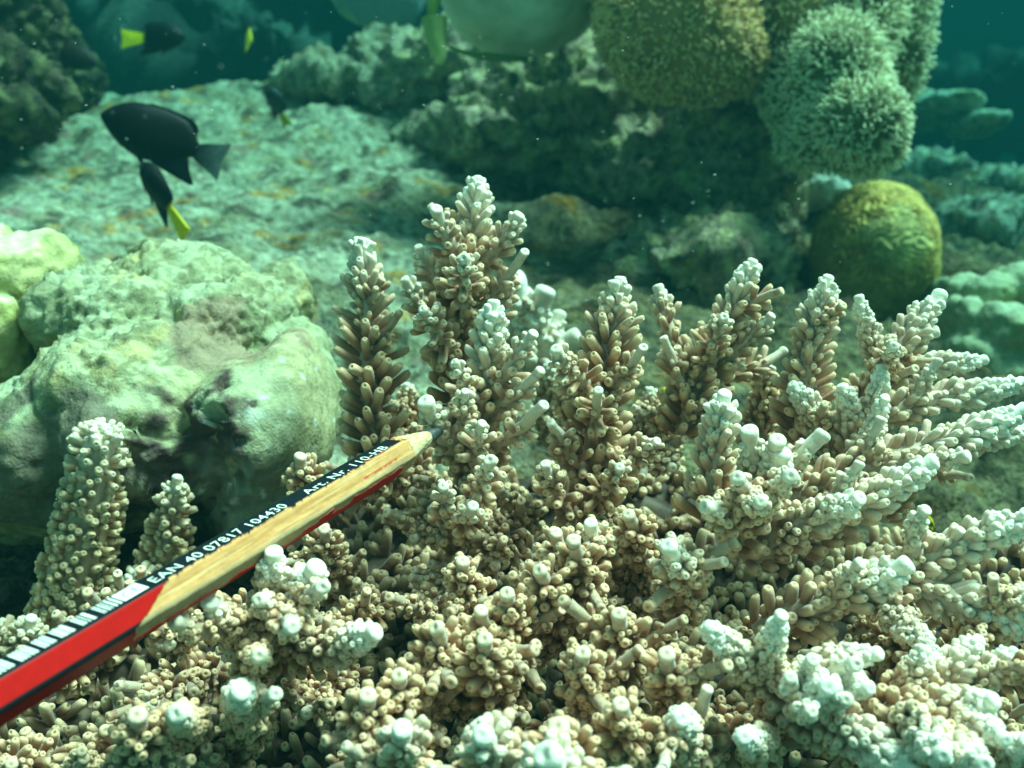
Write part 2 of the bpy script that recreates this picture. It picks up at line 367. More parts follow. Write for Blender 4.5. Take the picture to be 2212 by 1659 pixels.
plobe([(1640, -20, .62, 150, 110, .05), (1700, 60, .62, 110, 120, .05), (1640, 110, .64, 90, 90, .04)], 3600, (.32, .25, .10), (.48, .38, .14), (.92, .82, .46), 4, .005)
plobe([(1790, 170, .58, 105, 120, .045), (1840, 270, .56, 90, 88, .04), (1830, 60, .60, 90, 150, .045), (1770, 290, .58, 70, 60, .04), (1720, 190, .60, 60, 90, .04), (1880, 330, .57, 50, 40, .03)], 7000, (.14, .14, .055), (.32, .30, .11), (.92, .90, .60), 5, .0050)
plobe([(1935, 40, .64, 56, 180, .03), (1930, -80, .66, 66, 100, .03)], 2300, (.18, .17, .07), (.34, .32, .13), (.86, .90, .62), 6, .0055)

# boulder coral, left
def boulder():
    def disp(co, no):
        rough = near(co, P(420, 640, .33), .035, .3) + near(co, P(250, 640, .33), .03, .3) + near(co, P(330, 760, .3), .03, .4)
        s = .0030 * fbm(co * 32, 3) + .0012 * fbm(co * 120, 3) + .0004 * fbm(co * 300, 3)
        s = s + np.clip(rough, 0, 1) * (.0012 * ridged(co * 170, 3, .6) + .0014 * fbm(co * 420, 2))
        s = s - .007 * near(co, P(545, 930, .27), .0055, .25) - .004 * near(co, P(535, 980, .27), .006, .25)
        s = s - .005 * near(co, P(400, 1010, .26), .016, .45) + .0012 * ridged(co * 300, 2) * near(co, P(380, 1000, .28), .02, .3)
        sm = near(co, P(640, 860, .27), .032, .2); return s * (1 - .65 * np.clip(sm, 0, 1) * (s > -.003))
    def col(co, no):
        c = np.repeat(C3(.35, .36, .21)[None], len(co), 0)
        c = mixc(c, C3(.50, .41, .19), .8 * sstep(fbm(co * 40, 4, .6), .0, .6))
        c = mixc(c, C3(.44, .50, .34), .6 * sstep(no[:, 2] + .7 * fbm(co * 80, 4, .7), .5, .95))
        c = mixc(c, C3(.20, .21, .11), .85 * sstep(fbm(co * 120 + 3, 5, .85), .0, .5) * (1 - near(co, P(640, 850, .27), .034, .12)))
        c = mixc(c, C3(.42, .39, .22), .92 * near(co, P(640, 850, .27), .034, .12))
        c = mixc(c, C3(.44, .47, .30), .7 * near(co, P(530, 870, .26), .017, .2))
        c = mixc(c, C3(.30, .22, .15), .85 * near(co, P(500, 720, .29), .017, .5))
        c = mixc(c, C3(.74, .80, .66), .5 * near(co, P(420, 575, .36), .007, .8))
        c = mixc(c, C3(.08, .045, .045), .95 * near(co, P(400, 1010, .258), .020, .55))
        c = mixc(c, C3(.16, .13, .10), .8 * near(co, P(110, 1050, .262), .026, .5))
        c = mixc(c, C3(.32, .18, .10), .6 * near(co, P(385, 875, .256), .005, .7))
        c = mixc(c, C3(.6, .66, .55), .6 * near(co, P(545, 900, .26), .003, .8))
        c = mixc(c, C3(.30, .33, .25), .8 * near(co, P(560, 1120, .27), .02, .3))
        sp = sstep(fbm(co * 330 + 5, 2), .62, .8) * near(co, P(620, 900, .27), .03, .3); c = mixc(c, C3(.78, .84, .78), sp * .8)
        return c
    ells = [(330, 850, .30, 250, 150, .035), (560, 930, .29, 150, 170, .034), (640, 880, .30, 82, 180, .034), (420, 660, .35, 170, 120, .035),
            (250, 700, .34, 190, 110, .035), (130, 980, .30, 190, 160, .035), (470, 720, .32, 115, 100, .03), (330, 720, .325, 170, 110, .035), (540, 700, .33, 90, 100, .03), (380, 570, .37, 100, 50, .02),
            (600, 1080, .30, 110, 110, .03), (350, 960, .288, 190, 110, .03), (300, 930, .285, 150, 110, .028), (640, 760, .325, 70, 60, .02), (610, 660, .35, 60, 80, .02), (250, 1090, .30, 200, 70, .025), (-60, 1000, .29, 140, 140, .03), (190, 1080, .312, 200, 90, .028)]
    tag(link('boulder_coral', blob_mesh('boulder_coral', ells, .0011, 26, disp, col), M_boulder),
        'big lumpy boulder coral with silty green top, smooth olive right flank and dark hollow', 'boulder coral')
boulder()
ells = [(60, 600, .34, 105, 90, .03), (0, 700, .33, 95, 100, .03), (100, 650, .35, 70, 60, .02), (20, 790, .33, 62, 50, .02), (100, 730, .345, 40, 60, .02), (-40, 580, .35, 90, 90, .03)]
def ycol(co, no):
    c = np.repeat(C3(.50, .47, .22)[None], len(co), 0); c = mixc(c, C3(.32, .34, .09), .8 * sstep(fbm(co * 70, 4, .6), 0, .6))
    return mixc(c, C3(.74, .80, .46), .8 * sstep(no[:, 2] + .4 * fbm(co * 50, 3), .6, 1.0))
tag(link('yellow_coral', blob_mesh('yellow_coral', ells, .0012, 5, lambda co, no: .003 * fbm(co * 45, 3) + .0016 * fbm(co * 150, 3), ycol), M_boulder),
    'yellow-green lobed coral at the left edge beside the lumpy boulder coral', 'lobed coral')
# lower dark rock that carries the boulder
ells = [(80, 1270, .33, 240, 90, .03), (330, 1190, .32, 190, 80, .025), (600, 1230, .31, 160, 70, .02), (330, 1110, .31, 70, 50, .014)]
tag(link('base_rock', blob_mesh('base_rock', ells, .002, 4, rock_disp(.35, 1.8), lambda co, no: rock_col((.34, .24, .18), .35, 90.)(co, no) * .65), M_rock),
    'dark maroon rock under the boulder coral behind the knobbly finger coral', 'rock')

# ================================================================== BRANCHING CORALS
BROWN = C3(.33, .135, .056); CREAM = C3(.80, .54, .32); WHITE = C3(.94, .90, .76); SKEL = C3(.50, .35, .23)
PROF = [(-.15, .92, .0), (.3, .92, .15), (.62, 1.0, .40), (.82, .97, .8), (.94, .82, 1.), (1.0, .56, 1.), (1.0, .34, .9), (.97, .15, .6)]
class Acc:
    def __init__(s): s.V = []; s.F = []; s.T = []; s.C = []; s.n = 0
    def add(s, V, F, C, T=None):
        s.V.append(V); s.F.append(F + s.n); s.C.append(C)
        if T is not None: s.T.append(T + s.n)
        s.n += len(V)
    def corallites(s, p, D, upv, L, r, bleach, brown, seg, bend=.18):
        n = len(p); D = D / np.linalg.norm(D, axis=1)[:, None]
        A = np.cross(D, upv); A /= np.linalg.norm(A, axis=1)[:, None] + 1e-9; B = np.cross(A, D)
        k = len(PROF); a = np.arange(seg) * 2 * math.pi / seg; V = np.empty((n, k, seg, 3)); cc = np.empty((n, k, seg, 3))
        lip = rng.uniform(-.25, .35, n)
        for i, (h, q, tcol) in enumerate(PROF):
            cen = p + D * (L * h)[:, None] + upv * (bend * L * max(h, 0) ** 2)[:, None]
            rr = r * q * (1 + .06 * h)
            slant = (np.sin(a)[None] * (lip * r)[:, None] * (max(h, 0) ** 3))[..., None] * -D[:, None]
            V[:, i] = cen[:, None] + rr[:, None, None] * (np.cos(a)[None, :, None] * A[:, None] + np.sin(a)[None, :, None] * B[:, None]) + slant
            c = brown * (1 - tcol ** 1.6) + CREAM[None] * tcol ** 1.6
            b = np.clip(bleach + .25 * bleach * tcol, 0, 1)
            c = mixc(c, WHITE, b)
            if i >= 7: c = c * .8  # cup opening darkened in the colour to paint in its shade
            cc[:, i] = c[:, None]
        base = np.arange(n)[:, None, None] * k * seg; i = np.arange(k - 1)[None, :, None] * seg; j = np.arange(seg)[None, None]; j2 = (j + 1) % seg
        F = np.stack([base + i + j, base + i + j2, base + i + seg + j2, base + i + seg + j], -1).reshape(-1, 4)
        top = (np.arange(n) * k * seg + (k - 1) * seg)[:, None]
        T = np.concatenate([np.concatenate([top, top + q, top + q + 1], 1) for q in range(1, seg - 1)])
        s.add(V.reshape(-1, 3), F, cc.reshape(-1, 3), T)
    def mesh(s, name): return quads_mesh(name, np.concatenate(s.V), np.concatenate(s.F), np.concatenate(s.C), True, np.concatenate(s.T))
def stem(acc, pts, r0_, r1_, cl, cr, wl, seg=8, small=.35, dens=1., tone=1., ang=(32, 60), bleach0=1.0, taper=.026, nostart=0., dome=False, bare=0.):
    """one stem: core, axial tube at the tip, radial cups in a spiral; metres"""
    r0, r1 = r0_ * .88, r1_ * .74
    L = np.linalg.norm(np.diff(np.array(pts), axis=0), axis=1).sum(); n = max(6, int(L / .0012))
    c = spline(pts, n); s_ = np.linspace(0, L, n); fromtip = L - s_
    wob = np.stack([pn(c * 160 + 3), pn(c * 160 + 13), pn(c * 160 + 23)], 1) * .0006; c = c + wob
    rad = r1 + (r0 - r1) * sstep(fromtip, 0, min(L, .045)) ** .8
    if dome: rad = rad * np.sqrt(np.clip(1 - (1 - np.clip(fromtip / r1, 0, 1)) ** 2, .0004, 1))
    V, F, T, N, B = tube_mesh_arrays(c, rad, 12)
    ble = np.clip(bleach0 * 1.15 * np.exp(-fromtip / (wl * .75)), 0, 1)
    brown = BROWN[None] * tone * (1 + .12 * rng.normal())
    cc = mixc(SKEL[None] * tone, WHITE, ble); cc = np.repeat(cc, 12, 0)
    V = V + (pn(V * 900) * .00025)[:, None] * 1.
    acc.add(V, F, cc)
    tip = c[-1:]; ax = T[-1:]
    if not dome: acc.corallites(tip - ax * r1 * .4, ax, N[-1:], np.array([r1 * 1.9]), np.array([r1 * 1.05]), np.array([bleach0 if wl > .001 else .2]), brown, 14, bend=0)
    # spiral of cups
    wl = wl * .56; cr = cr * .84; sp = cr * 2.35 / dens; pos = []; phi = rng.uniform(0, 6.28); s = nostart
    while s < L - (.05 * r1 if dome else max(bare, r1 * .8)):
        rr = np.interp(s, s_, rad); ft = L - s; g = .45 + .55 * min(1, ft / taper)
        per = max(3, 2 * math.pi * (rr + .5 * cr) / (sp * g)); s += sp * g / per; phi += 2.39996 + .15 * rng.normal(); pos.append((s, phi))
    if not pos: return c, T, N, B, s_
    pos = np.array(pos); sx = np.clip(pos[:, 0], 0, L); ft = L - sx
    I = lambda A: np.stack([np.interp(sx, s_, A[:, k]) for k in range(3)], 1)
    cp, t_, n_, b_ = I(c), I(T), I(N), I(B); rr = np.interp(sx, s_, rad)
    e = np.cos(pos[:, 1])[:, None] * n_ + np.sin(pos[:, 1])[:, None] * b_
    g = np.clip(ft / taper, 0, 1) ** .7; sm = rng.random(len(sx)) < small
    LL = 1.08 * cl * (.24 + .76 * g) * rng.uniform(.7, 1.2, len(sx)); LL[sm] *= .5
    rc = .95 * cr * (.62 + .38 * g) * rng.uniform(.85, 1.12, len(sx)); rc[sm] *= .72
    an = np.radians(ang[0] + (ang[1] - ang[0]) * g + 7 * rng.normal(size=len(sx)))
    if dome: an = np.where(ft < r1, np.radians(15 + 60 * np.clip(ft / r1, 0, 1)), an)
    D = np.cos(an)[:, None] * t_ + np.sin(an)[:, None] * e
    ble = bleach0 * 1.25 * np.exp(-ft / (wl * 1.0)) * rng.uniform(.6, 1.2, len(sx))
    br = BROWN[None] * tone * (1 + .10 * rng.normal(size=(len(sx), 1)))
    acc.corallites(cp + e * (rr * .85)[:, None], D, t_, LL, rc, np.clip(ble, 0, 1), br, seg)
    return c, T, N, B, s_
def branch(parent, pts, r0=.0026, r1=.0012, cl=.0042, cr=.00105, wl=.010, seg=8, tw=0, small=.35, tone=1., ang=(32, 60), taper=.026, tlen=(.007, .012), trange=(.1, .85), face=None, tips=(), bleach0=1., dens=1., bare=0.):
    if wl >= .018: cl *= .86; r0 *= .85
    elif cl > .0044 and seg >= 10 and pts[-1][1] < 900: cl *= 1.22; cr *= 1.04; ang = (38, 68)
    acc = Acc(); W = [P(*p) for p in pts]
    c, T, N, B, s_ = stem(acc, W, r0, r1, cl, cr, wl, seg, small, dens, tone, bleach0=bleach0, bare=bare, ang=ang, taper=taper)
    for k in range(tw):
        f = rng.uniform(*trange); i = int(f * (len(c) - 1)); ph = rng.uniform(0, 6.28)
        e = math.cos(ph) * N[i] + math.sin(ph) * B[i]
        if face is not None: e = e + face * rng.uniform(.2, 1.1); e /= np.linalg.norm(e)
        if e.dot(FW) > .3: e = -e
        d = .55 * T[i] + .9 * e; d /= np.linalg.norm(d); l = rng.uniform(*tlen)
        stem(acc, [c[i], c[i] + d * l * .5 + T[i] * l * .03, c[i] + d * l + T[i] * l * .14], .0014, .0011 + .00025 * rng.random(), cl * .50, cr * .80, .0035, seg, .3, .75, tone * 1.02, bleach0=bleach0 * rng.uniform(.1, .5), taper=.007, bare=l * rng.uniform(.15, .5))
    for (a, b_, rr) in tips:          # twigs with given tips: (fraction along, (px,py,d), tip radius)
        q = P(*b_); i = int(max(.02, a - .07) * (len(c) - 1)); m = c[i] * .45 + q * .55 - T[i] * .0012
        stem(acc, [c[i], m, q], rr * 1.25, rr, cl * .62, cr * .84, wl * .5, seg, .35, .72, tone, bleach0=bleach0 * .6, bare=(rng.uniform(.12, .3) if rng.random() < .4 else .06) * np.linalg.norm(q - c[i]), taper=.012)
    return link('branch', acc.mesh('branch'), M_coral, parent)

t = empty('staghorn_coral', P(1250, 1400, .24), 'tan branching staghorn coral colony with white tips filling the lower right', 'branching coral')
up3 = np.array((0, 0, 1.))
B_ = lambda *a, **k: branch(t, *a, **k)
# upright branches
B_([(815, 1040, .262), (800, 800, .260), (780, 528, .257)], r0=.0031, r1=.0014, cl=.0056, cr=.00135, wl=.012, tw=2, seg=10, tone=.92)
B_([(985, 980, .275), (1000, 700, .268), (1030, 395, .262)], r0=.0034, r1=.0017, cl=.0058, cr=.0014, wl=.017, tw=3, seg=10, tone=.95,
   tips=((.76, (945, 462, .250), .0019), (.76, (1118, 478, .255), .0019), (.66, (1005, 560, .238), .0016), (.64, (908, 545, .255), .0014), (.58, (1130, 552, .255), .0014), (.48, (878, 612, .25), .0014), (.45, (915, 672, .24), .0014), (.40, (1110, 600, .262), .0013)))
B_([(985, 1190, .252), (1040, 920, .246), (1066, 668, .238)], r0=.0034, r1=.0018, cl=.0062, cr=.00150, wl=.020, tw=1, seg=12, small=.4,
   tips=((.40, (925, 880, .228), .0024), (.72, (1145, 730, .232), .0015), (.6, (1160, 805, .232), .0015), (.44, (1165, 885, .226), .0016), (.66, (985, 790, .228), .0012),
         (.36, (1040, 918, .222), .0013), (.22, (1060, 1000, .212), .0016), (.1, (958, 1056, .212), .0014), (.18, (1020, 1100, .212), .0015), (.5, (1000, 850, .225), .0011)))
B_([(1265, 1180, .250), (1300, 860, .246), (1338, 615, .242)], r0=.0032, r1=.0017, cl=.0054, cr=.00135, wl=.009, tw=0, seg=10, tone=.92,
   tips=((.60, (1205, 765, .225), .0017), (.62, (1385, 760, .232), .0013), (.22, (1340, 1010, .22), .0013), (.3, (1195, 920, .23), .0013), (.15, (1180, 1010, .222), .0014), (.45, (1290, 850, .222), .0013), (.35, (1410, 960, .23), .0013)))
B_([(1150, 850, .36), (1130, 720, .352), (1115, 632, .345)], r0=.006, r1=.0056, cl=.007, cr=.0024, wl=.05, tw=2, tips=((.6, (1170, 648, .345), .0042), (.4, (1228, 735, .35), .0042), (.3, (1205, 690, .36), .003)))
B_([(1245, 1060, .31), (1235, 920, .305), (1215, 815, .30)], r0=.0034, cl=.0046, wl=.004, tw=3)
B_([(905, 1060, .30), (890, 930, .295), (878, 840, .29)], r0=.003, cl=.0046, wl=.003, tw=3)
B_([(1425, 1060, .30), (1430, 940, .295), (1405, 845, .29)], r0=.003, cl=.0046, wl=.003, tw=3)
B_([(1640, 980, .29), (1650, 860, .285), (1662, 800, .28)], r0=.003, cl=.0044, wl=.004, tw=2)
B_([(1190, 960, .34), (1190, 850, .335), (1185, 790, .33)], r0=.004, wl=.006, tw=3)
B_([(1470, 940, .262), (1535, 780, .258), (1625, 575, .252)], r0=.0031, r1=.0016, cl=.0052, cr=.00125, wl=.013, tw=4, seg=10,
   tips=((.35, (1422, 632, .262), .0018), (.45, (1690, 762, .262), .0014), (.55, (1560, 690, .24), .0013), (.5, (1660, 690, .25), .0014), (.3, (1440, 735, .25), .0013)))
B_([(1735, 960, .255), (1745, 780, .25), (1787, 612, .246)], r0=.0029, r1=.0016, cl=.0045, cr=.0012, wl=.014, tw=1, seg=10)
B_([(1915, 860, .262), (1885, 740, .258), (1857, 652, .255)], r0=.0022, r1=.0015, cl=.0032, cr=.0011, wl=.018, tw=0)
B_([(1840, 900, .255), (1940, 750, .250), (2022, 650, .250)], r0=.0032, r1=.0022, cl=.0048, cr=.00125, wl=.018, tw=2, seg=10,
   tips=((.75, (2010, 720, .25), .0018), (.5, (1930, 750, .232), .0014)))
B_([(1860, 850, .262), (1990, 800, .260), (2115, 775, .258)], r0=.0026, r1=.0016, cl=.0040, cr=.0012, wl=.022, tw=0)
B_([(1810, 930, .245), (2000, 868, .242), (2195, 830, .240)], r0=.0030, r1=.0018, cl=.0042, cr=.0012, wl=.024, seg=10, tips=((.55, (2020, 790, .238), .0013),))
B_([(1700, 1080, .232), (1950, 985, .225), (2200, 895, .222)], r0=.0034, r1=.0019, cl=.0046, cr=.0013, wl=.026, seg=10, tips=((.45, (1900, 910, .222), .0013), (.5, (2075, 985, .21), .0017)))
B_([(1790, 1000, .25), (1760, 900, .246), (1720, 838, .243)], r0=.0026, r1=.0015, cl=.0038, cr=.0011, wl=.014, tw=1)
B_([(1835, 980, .245), (1840, 900, .243), (1822, 842, .241)], r0=.0024, r1=.0015, cl=.0036, cr=.0011, wl=.012)
B_([(1850, 1000, .236), (1890, 930, .233), (1912, 870, .230)], r0=.0026, r1=.0014, cl=.0034, cr=.0011, wl=.018)
B_([(1870, 900, .245), (1895, 850, .24), (1905, 800, .24)], r0=.002, r1=.0014, cl=.003, cr=.001, wl=.012)
B_([(1535, 1120, .215), (1545, 1000, .213), (1567, 872, .210)], r0=.0026, r1=.0018, cl=.0048, cr=.0013, wl=.010, seg=12)
B_([(1580, 1190, .215), (1640, 1070, .205), (1680, 990, .195)], r0=.0034, r1=.0022, cl=.0044, cr=.00135, wl=.018, seg=12, small=.3,
   tips=((.7, (1622, 948, .197), .0021), (.8, (1672, 962, .194), .0020), (.75, (1765, 950, .197), .0019), (.5, (1640, 1085, .18), .0015), (.65, (1700, 1030, .183), .0017), (.6, (1600, 1040, .185), .0016), (.3, (1530, 1090, .185), .0017)))
B_([(1620, 1200, .215), (1740, 1130, .205), (1845, 1085, .197)], r0=.0030, r1=.0018, cl=.0042, cr=.0012, wl=.015, seg=10)
B_([(1720, 1180, .21), (1860, 1090, .203), (2000, 1008, .20)], r0=.0034, r1=.0020, cl=.0044, cr=.0013, wl=.018, seg=10, tips=((.3, (1850, 1010, .2), .0013),))
B_([(1830, 1290, .205), (2040, 1190, .198), (2230, 1120, .19)], r0=.0036, r1=.0022, cl=.0044, cr=.0013, wl=.026, seg=10, tips=((.45, (1990, 1110, .188), .0014),))
B_([(1640, 1370, .205), (1800, 1290, .195), (1938, 1232, .188)], r0=.0032, r1=.0022, cl=.0046, cr=.00135, wl=.017, seg=12, tips=((.6, (1850, 1220, .185), .0014),))
B_([(1860, 1240, .205), (2050, 1290, .195), (2250, 1365, .185)], r0=.0034, r1=.0024, cl=.0042, cr=.0013, wl=.026, seg=10)
B_([(1890, 1290, .2), (1950, 1340, .185), (2020, 1415, .175)], r0=.0026, r1=.0013, cl=.0024, cr=.0009, wl=.016, seg=10)
B_([(1940, 1010, .25), (2080, 960, .247), (2235, 930, .245)], r0=.0028, r1=.0018, cl=.0038, cr=.0012, wl=.02, seg=10)
B_([(1900, 1120, .24), (1960, 1040, .236), (2030, 990, .234)], r0=.0026, r1=.0015, cl=.0036, cr=.0012, wl=.012, seg=10, tw=1)
B_([(2060, 1440, .2), (2150, 1330, .19), (2230, 1290, .185)], r0=.0028, r1=.0018, cl=.0038, cr=.0012, wl=.006, seg=10, tw=2)
# hub of white branches, bottom right
H = (1700, 1540, .19)
B_([H, (1740, 1500, .172), (1785, 1485, .160)], r0=.0036, r1=.0019, cl=.0040, cr=.0014, wl=.04, seg=12, tips=((.7, (1838, 1440, .162), .0015), (.7, (1752, 1432, .162), .0014), (.6, (1712, 1470, .16), .0013), (.6, (1825, 1515, .16), .0014), (.5, (1745, 1535, .158), .0013)))
B_([H, (1660, 1430, .172), (1680, 1338, .166)], r0=.0026, r1=.0014, cl=.0024, cr=.0009, wl=.02, seg=12)
B_([H, (1610, 1430, .172), (1532, 1362, .166)], r0=.0026, r1=.0015, cl=.0026, cr=.001, wl=.018, seg=12)
B_([H, (1780, 1430, .172), (1880, 1412, .168)], r0=.0026, r1=.0015, cl=.0022, cr=.0009, wl=.02, seg=12)
B_([H, (1800, 1480, .168), (1868, 1488, .162)], r0=.0024, r1=.0015, cl=.0022, cr=.0009, wl=.016, seg=12)
B_([(1650, 1640, .19), (1640, 1610, .17), (1610, 1590, .158)], r0=.0026, r1=.0015, cl=.0022, cr=.001, wl=.014, seg=12)
B_([(1720, 1560, .185), (1840, 1580, .165), (1960, 1665, .155)], r0=.0030, r1=.0020, cl=.0036, cr=.0012, wl=.024, seg=12)
B_([(1560, 1600, .19), (1480, 1600, .17), (1470, 1560, .16)], r0=.003, r1=.0018, cl=.003, cr=.0011, wl=.014, seg=12, tw=2)
H = (1890, 1560, .185)
B_([H, (1960, 1480, .175), (1995, 1408, .172)], r0=.0028, r1=.0014, cl=.0036, cr=.0011, wl=.008, seg=10, tw=2)
B_([H, (2030, 1470, .175), (2105, 1395, .175)], r0=.0028, r1=.0014, cl=.0034, cr=.0011, wl=.012, seg=10, tw=1)
B_([(2000, 1580, .185), (2100, 1490, .175), (2180, 1418, .172)], r0=.0028, r1=.0014, cl=.0036, cr=.0011, wl=.008, seg=10, tw=2)
B_([H, (2040, 1540, .165), (2140, 1522, .158)], r0=.0028, r1=.0016, cl=.0030, cr=.0011, wl=.016, seg=10)
B_([(1960, 1560, .175), (2070, 1560, .162), (2160, 1592, .152)], r0=.0026, r1=.0014, cl=.0028, cr=.0011, wl=.012, seg=10)
B_([(1900, 1540, .175), (1980, 1570, .16), (2028, 1622, .148)], r0=.0030, r1=.0016, cl=.0036, cr=.0012, wl=.012, seg=10)
B_([(1960, 1590, .17), (2050, 1620, .155), (2115, 1645, .148)], r0=.0028, r1=.0016, cl=.0034, cr=.0012, wl=.012, seg=10)
B_([(2150, 1690, .17), (2190, 1640, .16), (2215, 1605, .155)], r0=.0026, r1=.0016, cl=.003, cr=.0012, wl=.012, seg=10)
# lower left, under the pencil
H = (560, 1400, .205)
B_([H, (585, 1300, .185), (590, 1206, .178)], r0=.0028, r1=.0019, cl=.0030, cr=.0011, wl=.014, seg=12)
B_([H, (630, 1310, .185), (672, 1238, .175)], r0=.0032, r1=.0022, cl=.0034, cr=.0012, wl=.017, seg=12, tips=((.6, (632, 1352, .158), .0016), (.8, (690, 1270, .168), .0015), (.4, (560, 1300, .17), .0015)))
B_([H, (690, 1400, .185), (802, 1372, .172)], r0=.0028, r1=.0019, cl=.0032, cr=.0011, wl=.016, seg=12)
B_([(560, 1450, .20), (520, 1370, .182), (462, 1312, .172)], r0=.0026, r1=.0017, cl=.0026, cr=.0011, wl=.006, seg=12, bleach0=.7, tips=((.6, (380, 1345, .165), .0016), (.4, (560, 1418, .16), .0016)))
B_([(540, 1570, .20), (530, 1530, .175), (515, 1500, .158)], r0=.0030, r1=.0020, cl=.0024, cr=.0010, wl=.012, seg=12, tips=((.6, (590, 1500, .16), .0014),))
B_([(420, 1600, .20), (405, 1560, .172), (385, 1540, .155)], r0=.0026, r1=.0018, cl=.0018, cr=.001, wl=.006, seg=12, bleach0=.7)
# short tube-tipped branches, bottom centre
for (x, y, d, r, wl) in [(1280, 1142, .2, .0014, .006), (1204, 1162, .196, .0014, .004), (1244, 1178, .19, .0014, .003), (1167, 1236, .185, .0014, .003),
                         (1037, 1328, .178, .0013, .002), (944, 1368, .172, .0014, .003), (1098, 1290, .18, .0014, .002), (1047, 1388, .168, .0014, .002),
                         (862, 1466, .165, .0014, .003), (794, 1510, .16, .0015, .002), (866, 1580, .15, .0016, .008), (1047, 1592, .148, .0017, .012),
                         (1184, 1640, .142, .0022, .016), (1212, 1585, .15, .0017, .004), (1450, 1186, .185, .0017, .010), (1335, 1335, .175, .0014, .003),
                         (1255, 1418, .168, .0014, .003), (1440, 1425, .168, .0015, .003), (1360, 1116, .205, .0014, .003), (1000, 1225, .195, .0014, .002),
                         (650, 1000, .235, .0015, .004), (1345, 1530, .158, .0014, .002), (300, 1560, .16, .0016, .002), (700, 1150, .225, .0014, .002)]:
    B_([(x + rng.uniform(10, 50), y + 150, d + .03), (x + rng.uniform(5, 25), y + 70, d + .01), (x, y, d)], r0=.0026, r1=r * 1.15, cl=.0036, cr=.00108, ang=(28, 54), taper=.010, dens=1., wl=wl, seg=10, tw=3, trange=(.2, .7), small=.4,
       bleach0=1 if wl > .005 else .3, bare=rng.uniform(.0025, .006))
# fill: crowded branches lower in the colony, toned down to paint in shadow
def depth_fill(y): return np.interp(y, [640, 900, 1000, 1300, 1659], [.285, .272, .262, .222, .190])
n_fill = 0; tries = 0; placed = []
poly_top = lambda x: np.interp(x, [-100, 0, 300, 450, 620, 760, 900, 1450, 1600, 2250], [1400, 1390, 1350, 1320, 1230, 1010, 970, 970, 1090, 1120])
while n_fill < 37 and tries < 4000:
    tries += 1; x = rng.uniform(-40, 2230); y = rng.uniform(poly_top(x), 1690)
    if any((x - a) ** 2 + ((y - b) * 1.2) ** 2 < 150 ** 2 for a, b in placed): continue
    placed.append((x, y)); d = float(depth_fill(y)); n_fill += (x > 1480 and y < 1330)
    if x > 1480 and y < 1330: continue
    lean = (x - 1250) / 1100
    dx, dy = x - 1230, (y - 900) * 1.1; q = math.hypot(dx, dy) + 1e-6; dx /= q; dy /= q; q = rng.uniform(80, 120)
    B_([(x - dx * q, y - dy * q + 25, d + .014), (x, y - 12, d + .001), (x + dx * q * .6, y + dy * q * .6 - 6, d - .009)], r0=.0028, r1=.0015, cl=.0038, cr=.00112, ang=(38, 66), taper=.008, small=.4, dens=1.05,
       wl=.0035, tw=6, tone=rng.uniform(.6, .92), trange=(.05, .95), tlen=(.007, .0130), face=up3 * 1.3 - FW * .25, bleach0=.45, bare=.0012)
    n_fill += 1
# the body the branches spring from; its dark colours paint in shade between them
def base():
    xs = np.linspace(-350, 2500, 190); ys = np.linspace(900, 1900, 90); acc = Acc()
    top = poly_top(xs); V = np.empty((90, 190, 3))
    for i, q in enumerate(np.linspace(0, 1, 90)):
        for j, x in enumerate(xs):
            y = top[j] + 60 + (1950 - top[j]) * q; V[i, j] = P(x, y, depth_fill(y) + .038)
    V = V.reshape(-1, 3)
    V = V + (-FW * .5 + up3 * .8)[None] * (.005 * fbm(V * 70, 3) + .002 * fbm(V * 240, 2))[:, None]
    i = np.arange(89)[:, None] * 190 + np.arange(189)[None]; F = np.stack([i, i + 190, i + 191, i + 1], -1).reshape(-1, 4)
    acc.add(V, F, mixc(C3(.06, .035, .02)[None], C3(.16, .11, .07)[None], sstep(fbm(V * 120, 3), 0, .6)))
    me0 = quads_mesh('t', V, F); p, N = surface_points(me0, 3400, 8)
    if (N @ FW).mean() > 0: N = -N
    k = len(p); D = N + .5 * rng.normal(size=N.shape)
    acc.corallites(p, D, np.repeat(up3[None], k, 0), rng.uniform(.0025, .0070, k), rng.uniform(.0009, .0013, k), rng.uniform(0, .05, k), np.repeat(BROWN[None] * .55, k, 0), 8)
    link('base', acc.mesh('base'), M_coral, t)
base()

# knobbly finger coral behind the pencil, left
t2 = empty('finger_coral', P(170, 1330, .28), 'knobbly beige finger coral standing behind the pencil at the lower left', 'finger coral')
def column(pts, r0, r1, top, dens=1.):
    acc = Acc(); W = [P(*p) for p in pts]
    stem(acc, W, r0, r1, .0030, .0012, top, 10, .25, 1.25, 1.12, ang=(66, 82), bleach0=.6, taper=.004, dome=r1 > .003)
    return link('column', acc.mesh('column'), M_coral, t2)
BROWN = C3(.44, .23, .10); CREAM = C3(.72, .52, .30)
column([(125, 1400, .272), (180, 1180, .266), (226, 920, .258)], .0080, .0060, .012)
column([(340, 1330, .270), (355, 1200, .266), (383, 1040, .258)], .0072, .0016, .008)
column([(60, 1450, .262), (60, 1390, .258), (62, 1345, .255)], .0050, .0018, .006)
column([(330, 1330, .27), (310, 1270, .262), (305, 1240, .258)], .003, .0017, .008)
column([(20, 1420, .265), (0, 1380, .26), (-20, 1350, .258)], .004, .0018, .006)

